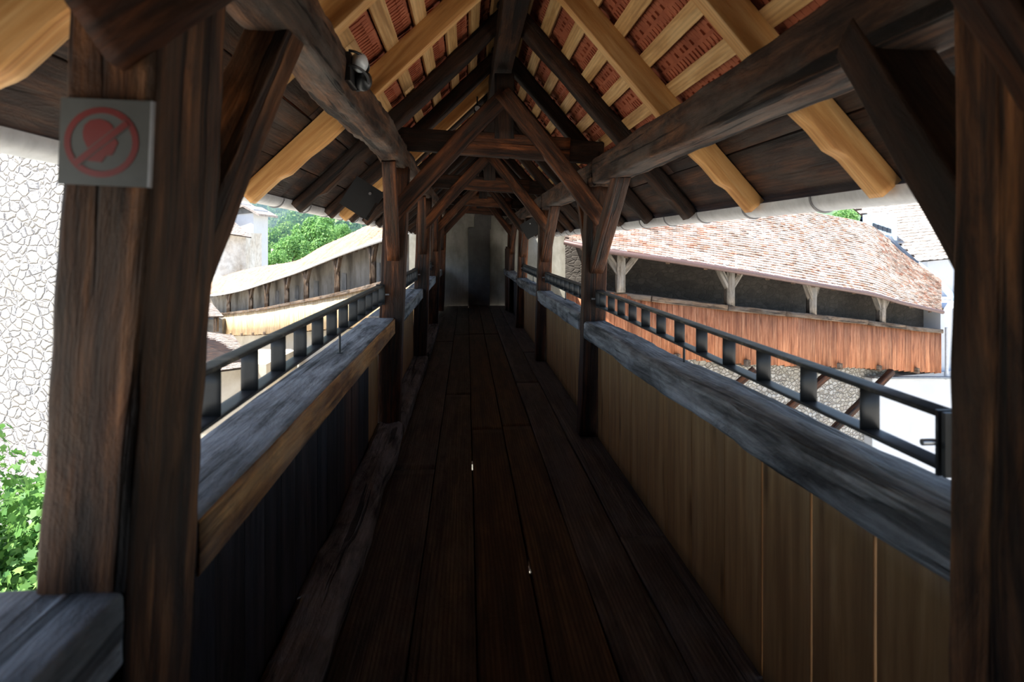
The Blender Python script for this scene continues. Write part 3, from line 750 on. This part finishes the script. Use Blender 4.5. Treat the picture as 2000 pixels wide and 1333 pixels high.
def gallery(stations, H, label, plankmat, railmat, postmat, posts_px, backmat, lowmat, gutmat, tilemat, deckw, pw, cat='gallery', strut=None, corbel=True, low_z=-8, niches=()):
    """stations: (px, rail_py, d, eave_py, ridge_py, ridge_d)"""
    st = resample(stations, 8)
    R = [P(s[0], s[1], s[2]) for s in st]; E = [P(s[0], s[3], s[2]-.40) for s in st]; G = [P(s[0], s[4], s[5]) for s in st]
    g = empty('covered_gallery', V(R[len(R)//2].x, R[len(R)//2].y, R[len(R)//2].z-H), label, cat)
    # arc length
    L = [0]
    for a, b in zip(R, R[1:]): L.append(L[-1]+Vector((b.x-a.x, b.y-a.y, 0)).length)
    def at(s_, arr=None):
        arr = arr or R
        for i in range(len(R)-1):
            if s_ <= L[i+1] or i == len(R)-2:
                f = (s_-L[i])/max(1e-6, L[i+1]-L[i]); return arr[i].lerp(arr[i+1], f)
    def nrm(s_):
        a, b = at(max(0, s_-.3)), at(min(L[-1], s_+.3)); t = Vector((b.x-a.x, b.y-a.y, 0)).normalized()
        n_ = Vector((t.y, -t.x, 0))
        p = at(s_)
        if n_.dot(Vector((-p.x, -p.y, 0))) < 0: n_ = -n_
        return t, n_
    tile_roof('tile_roof', E, G, pw[0], pw[1], tilemat, g)
    # planks
    s_ = 0
    while s_ < L[-1]-.05:
        w_ = min(pw[2]*random.uniform(.8, 1.25), L[-1]-s_); c = at(s_+w_/2); t, n_ = nrm(s_+w_/2)
        jt = random.uniform(-.01, .01)
        beam('plank', (c.x, c.y, c.z-H+jt), (c.x, c.y, c.z-.06), w_-.006, .026, plankmat(s_/L[-1]), g, up=n_, rough=.001, seg=.7, bev=.003)
        s_ += w_
    # rail beams
    s_ = 0
    while s_ < L[-1]-.1:
        e_ = min(L[-1], s_+1.9); a, b = at(s_), at(e_); t, n_ = nrm(s_)
        beam('rail', a-V(0,0,.07), b-V(0,0,.07), .18, .13, railmat, g, rough=.008, seg=.25, bev=.02); s_ = e_
    # floor, back wall, lower wall
    n_all = [nrm(l)[1] for l in L]
    B = []; tops = []
    for e, r_ in zip(E, G):
        f = min(.93, (deckw+.45)/max(.2, Vector((r_.x-e.x, r_.y-e.y, 0)).length)); q_ = e.lerp(r_, f); B.append(q_); tops.append(q_.z-.04)
    m = MB()
    for i in range(len(R)-1):
        zf = V(0,0,-H+.22)
        b = [R[i]-n_all[i]*.04+zf, R[i+1]-n_all[i+1]*.04+zf, Vector((B[i+1].x, B[i+1].y, R[i+1].z))+zf, Vector((B[i].x, B[i].y, R[i].z))+zf]
        m.quad8([p-V(0,0,.1) for p in b], b)
    recalc(m.build('deck', MT['gbrown'], g))
    def ribbon(name, plan, n_s, z0, z1, thick, mat):
        m = MB()
        for i in range(len(plan)-1):
            p, q_ = plan[i], plan[i+1]; pn, qn = p-n_s[i]*thick, q_-n_s[i+1]*thick
            m.quad8([(p.x,p.y,z0[i]),(q_.x,q_.y,z0[i+1]),(qn.x,qn.y,z0[i+1]),(pn.x,pn.y,z0[i])], [(p.x,p.y,z1[i]),(q_.x,q_.y,z1[i+1]),(qn.x,qn.y,z1[i+1]),(pn.x,pn.y,z1[i])])
        return recalc(m.build(name, mat, g))
    ribbon('back_wall', B, n_all, [r.z-H for r in R], tops, .35, backmat)
    LW = [r-n_*(.75) for r, n_ in zip(R, n_all)]
    ribbon('lower_wall', LW, n_all, [low_z]*len(R), [r.z-H+.05 for r in R], .8, lowmat)
    # gutter
    m = MB(); m.tube([e+V(0,0,-.03)+n_*.05 for e, n_ in zip(E, n_all)], .055, 8); m.build('gutter', gutmat, g)
    # Y posts
    for px in posts_px:
        j = min(range(len(st)), key=lambda k: abs(st[k][0]-px)); s0 = L[j]
        # refine
        best = min((s0+dv*.05 for dv in range(-30, 31) if 0 <= s0+dv*.05 <= L[-1]), key=lambda q: abs(proj(at(q))[0]-px))
        c = at(best); e = at(best, E); t, n_ = nrm(best); top = lerp(e.z, at(best, G).z, .13)-.10
        base = c - n_*.03
        beam('post', (base.x, base.y, c.z-.02), (base.x, base.y, top), .19, .19, postmat, g, up=(0,1,0), rough=.006, seg=.3)
        for sg_ in (-1, 1):
            f_ = base + t*sg_*.42
            sl = (at(min(L[-1], best+.4), E).z-at(max(0, best-.4), E).z)/.8
            beam('arm', (base.x, base.y, top-.62), (f_.x, f_.y, top-.02+sl*.42*sg_), .13, .14, postmat, g, rough=.004, seg=.2)
    for px in niches:
        bi = min(range(len(B)), key=lambda k: abs(proj(B[k])[0]-px)); p = B[bi]; n_ = n_all[bi]; t = Vector((-n_.y, n_.x, 0)); z0 = R[bi].z-.05; q_ = Vector((p.x, p.y, z0))+n_*.015
        m = MB(); m.quad8([q_-t*.3, q_+t*.3, q_+t*.3-n_*.02, q_-t*.3-n_*.02], [v+V(0,0,.62) for v in (q_-t*.3, q_+t*.3, q_+t*.3-n_*.02, q_-t*.3-n_*.02)]); recalc(m.build('niche_shade_panel', MT['plasterdark'], g))  # flat dark panel, its colour stands for the shade inside a niche
    # wall plate under eave
    pl = [lerp(e, gg, .13)-V(0,0,.10) for e, gg in zip(E, G)]
    for i in range(0, len(pl)-3, 3): beam('wall_plate', pl[i], pl[i+3], .13, .13, MT['gbrown'], g, rough=.004, seg=.4)
    # rafter ends and joist ends
    s_ = .4
    while s_ < L[-1]:
        e, r_ = at(s_, E), at(s_, G); d_ = (r_-e).normalized(); c = at(s_); t, n_ = nrm(s_)
        beam('rafter', e+d_*.06-V(0,0,.09), e+d_*min(2.4, (r_-e).length*.9)-V(0,0,.09), .09, .10, MT['gbrown'], g, rough=.003, seg=.8); s_ += .95
    s_ = .6
    while s_ < L[-1]:
        c = at(s_); t, n_ = nrm(s_); z = c.z-H+.03
        a = Vector((c.x, c.y, z))+n_*.10; b = a-n_*1.2
        beam('joist', a, b, .13, .15, MT['gbrown'], g, rough=.004, seg=.4); s_ += 1.9
    if strut:
        for (x0, y0, d0, x1, y1, d1) in strut:
            beam('strut', P(x0, y0, d0), P(x1, y1, d1), .17, .17, MT['old'], g, rough=.008, seg=.3, bev=.03)
    return g, at, L
def proj(p):
    d = p[0]*SN+p[1]*CS; xc = p[0]*CS-p[1]*SN
    return 1000+F*xc/d, HZ-F*(p[2]-EYE)/d
# right gallery
rst = [(1104, 557, 15.2, 471, 385, 18.8), (1140, 561, 15.05, 479, 385, 18.8), (1184, 566, 15.0, 488, 385, 18.8), (1300, 581, 15.1, 505, 388, 19.0), (1423, 596, 15.6, 525, 392, 19.5), (1541, 608, 16.6, 545, 404, 20.6),
       (1604, 615, 17.5, 556, 418, 21.4), (1700, 626, 18.8, 573, 440, 22.6), (1760, 634, 19.6, 590, 492, 22.6), (1838, 643, 20.6, 608, 548, 23.2)]
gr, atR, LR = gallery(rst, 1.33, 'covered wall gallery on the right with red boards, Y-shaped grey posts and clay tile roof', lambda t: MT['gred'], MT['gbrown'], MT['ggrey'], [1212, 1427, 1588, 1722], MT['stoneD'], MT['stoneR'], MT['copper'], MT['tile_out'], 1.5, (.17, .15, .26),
        strut=[(1474, 722, 15.75, 1392, 792, 16.1), (1628, 724, 17.6, 1500, 832, 16.85), (1742, 726, 19.1, 1600, 868, 18.1)])
# left gallery
lst = [(800, 535, 18.6, 452, 405, 22.0), (755, 548, 20.0, 465, 424, 24.5), (680, 567, 24.0, 491, 460, 29.0), (630, 578, 26.8, 511, 482, 32.0), (580, 588, 29.5, 531, 510, 34.5), (520, 600, 33.5, 551, 520, 39.0), (480, 606, 36.2, 564, 527, 42.0), (435, 611, 39.4, 574, 541, 45.0), (405, 612, 41.5, 577, 556, 47.0)]
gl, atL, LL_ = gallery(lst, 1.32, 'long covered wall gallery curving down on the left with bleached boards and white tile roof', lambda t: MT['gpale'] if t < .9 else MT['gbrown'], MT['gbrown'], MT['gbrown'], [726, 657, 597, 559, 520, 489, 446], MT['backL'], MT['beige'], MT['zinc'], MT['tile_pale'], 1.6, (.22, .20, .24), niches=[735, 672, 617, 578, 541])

# white building at the right end of the right gallery
def poly_prism(name, base, z0, z1, mat, parent=None):
    m = MB(); n_ = len(base)
    m.add([(p[0], p[1], z0) for p in base]+[(p[0], p[1], z1) for p in base], [tuple(reversed(range(n_))), tuple(range(n_, 2*n_))]+[(i, (i+1) % n_, n_+(i+1) % n_, n_+i) for i in range(n_)], True)
    return recalc(m.build(name, mat, parent))
a = P(1703, 740, 19.7); b = P(2150, 740, 23.4); zt = a.z
wb = empty('white_building', V((a.x+b.x)/2, (a.y+b.y)/2, -8), 'white rendered building under and beyond the right end of the right gallery', 'building')
nb = V(b.y-a.y, -(b.x-a.x), 0).normalized(); nb = -nb if nb.y < 0 else nb
poly_prism('wall', [(a.x, a.y), (b.x, b.y), (b.x+nb.x*4, b.y+nb.y*4), (a.x+nb.x*4, a.y+nb.y*4)], -8, zt, MT['white'], wb)
c = P(1837, 600, 20.9)
poly_prism('wall', [(c.x, c.y), (b.x+nb.x*1.0, b.y+nb.y*1.0), (b.x+nb.x*6, b.y+nb.y*6), (c.x+nb.x*5, c.y+nb.y*5)], zt, P(1838, 606, 20.7).z, MT['white'], wb)
m = MB(); p = P(1849, 640, 20.7); p2 = P(1849, 742, 20.7); m.tube([p, p2], .05, 10); m.build('downpipe', MT['zinc'], wb)
m = MB(); p = P(1704, 800, 19.55); m.tube([(p.x, p.y, -8), (p.x, p.y, zt)], .035, 8); m.build('downpipe', MT['zinc'], wb)
beam('cornice', P(1712, 738, 19.6), P(2150, 738, 23.2), .12, .06, MT['concrete'], wb, seg=1)

# upper right house with scalloped tile roof
e0 = P(1790, 511, 25.5); e1 = P(2050, 486, 26.5); g0 = P(1738, 466, 27.0); 
uh = empty('tiled_house', V(e0.x+2, e0.y+2, -8), 'house with scalloped grey white tile roof at the upper right behind the gallery', 'house')
E_ = [P(1790, 511, 25.5), P(1840, 506, 25.7), P(2060, 486, 26.6)]; G_ = [P(1640, 384, 30.5), P(1735, 374, 30.7), P(2060, 350, 31.6)]
tile_roof('tile_roof', E_, G_, .28, .27, MT['tile_house'], uh, th=.05, gap=.01, scallop=True)
pa, pb = P(1812, 560, 26.2), P(2060, 560, 27.3)
poly_prism('wall', [(pa.x, pa.y), (pb.x, pb.y), (pb.x+1, pb.y+5), (pa.x+1, pa.y+5)], -8, E_[0].z+.15, MT['white'], uh)
m = MB(); m.tube([P(1792, 516, 25.2), P(1830, 545, 24.6), P(1870, 592, 24.0)], .11, 10); m.build('gutter', MT['bluemetal'], uh)
m = MB(); q0, q1, q2, q3 = P(1735, 466, 25.4), P(1790, 512, 25.2), P(1800, 560, 25.0), P(1735, 520, 25.2)
m.quad8([q0, q1, q2, q3], [q+V(.1, .4, 0) for q in (q0, q1, q2, q3)]); recalc(m.build('verge_wall', MT['white'], uh))
beam('verge_flashing', P(1734, 462, 25.3), P(1792, 514, 25.1), .12, .10, MT['slate'], uh, seg=.5)
dm = empty('dormer_window', P(1722, 450, 27), 'pale blue roof dormer with a row of small panes behind the right roof ridge', 'dormer')
m = MB(); q = [P(1701, 452, 27), P(1752, 470, 26.4), P(1752, 418, 26.4), P(1701, 418, 27)]; m.quad8(q, [x+V(.2, .9, 0) for x in q]); db = recalc(m.build('dormer_body', MT['bluemetal'], dm))
for k in range(4):
    x0 = 1707+k*9; y0 = 436+k*3.0
    m = MB(); q = [P(x0, y0+9, 26.7-.1*k), P(x0+7, y0+11, 26.65-.1*k), P(x0+7, y0+3, 26.65-.1*k), P(x0, y0, 26.7-.1*k)]; m.quad8(q, [x+V(0, .1, 0) for x in q]); recalc(m.build('pane', MT['glass'], db))
sr_ = empty('slate_roof', P(1690, 440, 29), 'small dark slate roof left of the dormer', 'roof')
tile_roof('slate_cover', [P(1672, 455, 29), P(1712, 462, 28.5)], [P(1684, 415, 31), P(1712, 415, 31)], .25, .22, MT['slate'], sr_)

# ------------------------------------------------------------------ left stone wall
a = P(-700, 400, 18.0); b = P(330, 400, 8.6)
m = MB(); nx, nzz = 150, 90; vs_ = []
t = V(b.x-a.x, b.y-a.y, 0); ln = t.length; t.normalize(); n_ = V(t.y, -t.x, 0); n_ = -n_ if n_.y > 0 else n_
for j in range(nzz+1):
    for i in range(nx+1):
        p = a + t*(ln*i/nx); z = lerp(-8, 5.0, j/nzz)
        dd = .05*noise.noise(Vector((i*.5, j*.45, 0)))+.05*noise.noise(Vector((i*.15, j*.15, 4)))
        q = p+n_*dd; vs_.append((q.x, q.y, z))
m.add(vs_, [(j*(nx+1)+i, j*(nx+1)+i+1, (j+1)*(nx+1)+i+1, (j+1)*(nx+1)+i) for j in range(nzz) for i in range(nx)])
sw = empty('stone_keep', V(b.x, b.y, -8), 'sunlit white rubble stone keep wall at the far left behind the sign post', 'stone wall')
m.build('rubble_face', MT['stoneL'], sw)
poly_prism('wall_core', [(a.x-n_.x*.12, a.y-n_.y*.12), (b.x-n_.x*.12, b.y-n_.y*.12), (b.x-n_.x*.6-t.x*2.5, b.y-n_.y*.6-t.y*2.5), (a.x-n_.x*.6, a.y-n_.y*.6)], -8, 5.0, MT['stoneL'], sw)

# ------------------------------------------------------------------ tower at the far left
tw = empty('tower', P(440, 500, 50)*1.0, 'white stained tower with small gabled top beyond the left gallery', 'tower'); tw.location.z = -8
def block(name, x0, x1, ytop, d, dep, mat, parent, ybot=None):
    a, b = P(x0, ytop, d), P(x1, ytop, d); t = (b-a); t.z = 0; t.normalize(); n_ = V(-t.y, t.x, 0)
    return poly_prism(name, [(a.x, a.y), (b.x, b.y), (b.x+n_.x*dep, b.y+n_.y*dep), (a.x+n_.x*dep, a.y+n_.y*dep)], -8 if ybot is None else P(x0, ybot, d).z, a.z, mat, parent)
block('tower_wall', 340, 480, 455, 47, 3, MT['cream'], tw)
block('tower_wall', 436, 495, 408, 50.5, 3, MT['white'], tw)
# gabled cap
def gable(name, x0, x1, xm, y0, ym, d, dep, mat, parent, th=.16):
    A = P(x0, y0, d); B = P(x1, y0+4, d); Mx = P(xm, ym, d); f = V(SN, CS, 0)
    m = MB()
    for p, q in ((A, Mx), (Mx, B)):
        m.quad8([p, q, q+f*dep, p+f*dep], [x+V(0,0,th) for x in (p, q, q+f*dep, p+f*dep)])
    return recalc(m.build(name, mat, parent))
gable('cap_roof', 430, 506, 473, 418, 404, 50.2, 4, MT['tile_grey'], tw)
m = MB(); A = P(437, 421, 50.4); B = P(495, 416, 50.4); C = P(473, 406, 50.4); f = V(SN, CS, 0)*2.5
m.add([A, B, C, A+f, B+f, C+f], [(0,1,2),(3,5,4),(0,3,4,1),(1,4,5,2),(2,5,3,0)], True); recalc(m.build('gable_wall', MT['plasterdark'], tw))
gable('cap_roof', 380, 468, 440, 402, 389, 54, 4, MT['tile_grey'], tw); block('tower_wall', 400, 462, 396, 54.2, 3, MT['white'], tw)
tile_roof('tile_roof', [P(330, 440, 46.2), P(491, 464, 46.2)], [P(380, 405, 49.5), P(440, 418, 49.5)], .3, .28, MT['tile_grey'], tw)
# hut and roof at lower left
ht = empty('low_roof', V(*P(440, 680, 30)), 'low grey tiled roof below the left gallery seen through the left handrail', 'roof')
tile_roof('tile_roof', [P(300, 742, 27), P(500, 716, 27)], [P(330, 640, 31.5), P(455, 655, 31.5)], .22, .2, MT['tile_grey'], ht)
hut = empty('small_hut', V(*P(420, 640, 38)), 'small timber hut with tiled roof at the left end of the left gallery', 'hut')
tile_roof('tile_roof', [P(380, 620, 37), P(437, 619, 37)], [P(380, 590, 39), P(412, 592, 39)], .25, .2, MT['tile_grey'], hut)
beam('hut_post', P(422, 648, 37.3), P(422, 621, 37.3), .22, .22, MT['gbrown'], hut); block('hut_wall', 380, 434, 624, 38.5, 2, MT['plasterdark'], hut, 660)
# lower wall / rampart under low roof
lw = block('rampart_wall', 250, 520, 712, 27.6, 4, MT['beige'], None); tag(lw, 'pale rendered wall beneath the low grey roof on the left', 'wall')

# ------------------------------------------------------------------ trees
def leafball(n_, rx, ry, rz, ls, seed, clusters=14, cl=.45):
    rnd = random.Random(seed); m = MB()
    cs = []
    for k in range(clusters):
        v = Vector((rnd.gauss(0,1), rnd.gauss(0,1), rnd.gauss(0,1))).normalized()*rnd.uniform(.35, .8)
        cs.append((v, cl*rnd.uniform(.7, 1.2)))
    for i in range(n_):
        c, r_ = rnd.choice(cs); v = Vector((rnd.gauss(0,1), rnd.gauss(0,1), rnd.gauss(0,1))).normalized()*r_*rnd.uniform(.75, 1.05)
        p = c+v; p = Vector((p.x*rx, p.y*ry, p.z*rz))
        nn = (v.normalized()+Vector((rnd.gauss(0,.6), rnd.gauss(0,.6), rnd.gauss(0,.6)+.3))).normalized()
        a = nn.cross(Vector((rnd.gauss(0,1), rnd.gauss(0,1), rnd.gauss(0,1)))).normalized(); b = nn.cross(a); s_ = ls*rnd.uniform(.6, 1.3)
        k = [(-.0,-.6),(.45,-.25),(.28,.1),(.5,.45),(.12,.35),(0,.75),(-.12,.35),(-.5,.45),(-.28,.1),(-.45,-.25)] if ls > .08 else [(0,-.6),(.5,0),(0,.7),(-.5,0)]
        m.add([p+a*x*s_+b*y*s_+nn*(.1*s_*(abs(x))) for x, y in k], [tuple(range(len(k)))], True)
    return m
def core(rx, ry, rz, seed):
    m = MB(); A, B = 24, 14; vs_ = []
    for j in range(B+1):
        th = math.pi*j/B
        for k in range(A):
            ph = 2*math.pi*k/A; v = Vector((math.sin(th)*math.cos(ph), math.sin(th)*math.sin(ph), math.cos(th)))
            r_ = .8+.28*noise.noise(v*2.2+Vector((seed,0,0))); vs_.append((v.x*rx*r_, v.y*ry*r_, v.z*rz*r_))
    m.add(vs_, [(j*A+k, j*A+(k+1) % A, (j+1)*A+(k+1) % A, (j+1)*A+k) for j in range(B) for k in range(A)])
    return m
# near left maple
tc_ = P(-45, 1120, 6.4)
tr = empty('maple_tree', V(tc_.x, tc_.y, -8), 'bright green maple tree below the walkway at the lower left edge', 'tree')
m = leafball(15000, 1.45, 1.3, 1.55, .085, 3, 30, .42); m.build('foliage', MT['leaf'], tr, Matrix.Translation(tc_))
m = MB(); m.tube([(tc_.x, tc_.y, -8), (tc_.x+.1, tc_.y, -5), (tc_.x, tc_.y, tc_.z+.4)], [.22, .16, .06], 10); m.build('trunk', MT['bark'], tr)
# mid trees behind the left gallery
near_trees = [(508, 503, 104, 2.6, 'low green tree beside the right edge of the white tower'), (533, 487, 108, 3.0, 'middle sized tree right of the tower, below the hillside wood'), (560, 470, 112, 2.8, 'farther tree left of the tall bright tree'),
              (612, 466, 80, 2.6, 'tall bright green tree beyond the left gallery roof, its crown highest'), (572, 497, 74, 2.1, 'round dark green tree beyond the left gallery roof below the bright one'),
              (513, 522, 72, 1.3, 'low bushy tree next to the white tower edge'), (650, 470, 90, 1.9, 'small green tree left of the grey viaduct pier'), (672, 456, 84, 1.1, 'small shrubby tree right next to the grey viaduct pier'), (592, 478, 92, 2.1, 'pale green tree behind the round dark green one'), (636, 444, 95, 1.5, 'light green tree top just under the dark arch'), (540, 518, 66, 1.3, 'low green tree peeping above the lowest part of the gallery roof'), (1650, 433, 46, 1.0, 'sliver of green tree above the right gallery ridge')]
proto = []
for s_ in range(4):
    mm = leafball(9000, 1, 1, 1.1, .075, 20+s_, 22, .36); proto.append(mm)
def tree(px, py, d, r_, label, pi, mat, cat='tree', group='trees beyond the left gallery'):
    c = P(px, py, d); gz = -8 if d < 92 else hill_z(c.x, c.y)
    g = empty('broadleaf_tree', V(c.x, c.y, min(gz, c.z-r_)), label, cat, group)
    me = LM[(pi, mat)]
    o = bpy.data.objects.new('foliage', me); COL.objects.link(o); o.parent = g; o.location = V(0, 0, c.z-g.location.z); o.scale = (r_, r_, r_*1.05); o.rotation_euler.z = random.uniform(0, 6)
    m = MB(); m.tube([(c.x, c.y, g.location.z-.3), (c.x, c.y, c.z)], [.35, .15], 8); m.build('trunk', MT['bark'], g)
    return g
LM = {}
for pi, mm in enumerate(proto):
    for mat in ('leaffar', 'leafdist'):
        o = mm.build('foliage', MT[mat]); LM[(pi, mat)] = o.data; bpy.data.objects.remove(o)
for k, (px, py, d, r_, lab) in enumerate(near_trees): tree(px, py, d, r_, lab, k % 4, 'leaffar', group='trees beyond the galleries')
rnd = random.Random(5); cnt = 0
proto_far = None
for row, d in enumerate([118, 140, 165, 190, 215, 240, 270, 300, 335]):
    x = 470 + rnd.uniform(0, 14)
    while x < 760:
        c = P(x, 400, d); z = hill_z(c.x, c.y); r_ = rnd.uniform(4.0, 6.2)
        zc = z + r_*.9; py = HZ-F*(zc-EYE)/d
        if 370 < py < 530:
            g = tree(x, py, d, r_, 'hazy blue green tree crown in the wood on the distant hillside', rnd.randrange(4), 'leafdist', group='wood on the distant hillside'); cnt += 1
        x += F*r_/d*rnd.uniform(1.2, 1.7)
print('hill trees', cnt)
# houses on the hill
def house(px, py, d, wd, h, label, roofmat, rot=.3):
    c = P(px, py, d); g = empty('house', V(c.x, c.y, c.z-h-6), label, 'house'); M = Matrix.Translation(c) @ Matrix.Rotation(rot, 4, 'Z')
    m = MB(); m.box((0, 0, -h/2-3), wd, wd*.8, h+6); wl = m.build('wall', MT['white'], g, M)
    m = MB(); a = wd*.6; b = wd*.5
    m.add([(-a,-b,0),(a,-b,0),(a,b,0),(-a,b,0),(-a,0,wd*.4),(a,0,wd*.4)], [(0,1,5,4),(2,3,4,5),(0,4,3),(1,2,5),(0,3,2,1)], True); recalc(m.build('roof', roofmat, g, M))
    for k in (-.28, .28):
        m = MB(); m.box((k*wd, -wd*.4-.02, -h*.4), wd*.14, .08, h*.3); m.build('window', MT['glass'], wl, M)
house(546, 496, 88, 1.7, 1.6, 'small white roofed house among the trees beyond the left gallery', MT['tile_pale'])
house(497, 402, 300, 9, 5, 'white gabled house high on the hillside', MT['slate'], 0)
house(535, 408, 280, 9, 4, 'long low house high on the hillside, next to the gabled one', MT['tile_pale'], .2)
# viaduct
vd = empty('viaduct', V(*P(690, 500, 130)), 'grey blue viaduct with dark arch behind the left gallery roof', 'bridge')
a = P(683, 420, 128); b = P(712, 420, 128)
m = MB(); m.quad8([P(683, 520, 128), P(712, 520, 128), P(712, 520, 132), P(683, 520, 132)], [P(683, 424, 128), P(712, 424, 128), P(712, 424, 132), P(683, 424, 132)]); recalc(m.build('pier', MT['concrete'], vd))
m = MB(); NA = 14; rim = []
for k in range(NA+1):
    t_ = k/NA; px = lerp(636, 683, t_); rim.append((px, 452-26*math.sin(math.pi*min(1, .12+.88*t_)*.62)))
for k in range(NA):
    (x0, y0), (x1, y1) = rim[k], rim[k+1]
    m.quad8([P(x0, y0, 129), P(x1, y1, 129), P(x1, y1, 134), P(x0, y0, 134)], [P(x0, 413, 129), P(x1, 413, 129), P(x1, 413, 134), P(x0, 413, 134)])
recalc(m.build('arch', MT['slate'], vd))
m = MB(); m.quad8([P(620, 419, 127.5), P(900, 419, 127.5), P(900, 419, 135), P(620, 419, 135)], [P(620, 408, 127.5), P(900, 408, 127.5), P(900, 408, 135), P(620, 408, 135)]); recalc(m.build('deck', MT['concrete'], vd))
# haze over the valley
hz, t, b = newmat('valley_haze'); t.nodes.remove(b)
vsn = t.nodes.new('ShaderNodeVolumeScatter'); vsn.inputs['Color'].default_value = (.38, .68, 1, 1); vsn.inputs['Density'].default_value = .015; vsn.inputs['Anisotropy'].default_value = .1
t.links.new(vsn.outputs[0], t.nodes['Material Output'].inputs['Volume'])
m = MB(); m.box((-95, 250, 5), 330, 290, 62); tag(m.build('valley_haze', hz), 'bluish summer haze lying over the distant wooded hillside', 'haze', kind='stuff')
print('objects', len(bpy.data.objects))
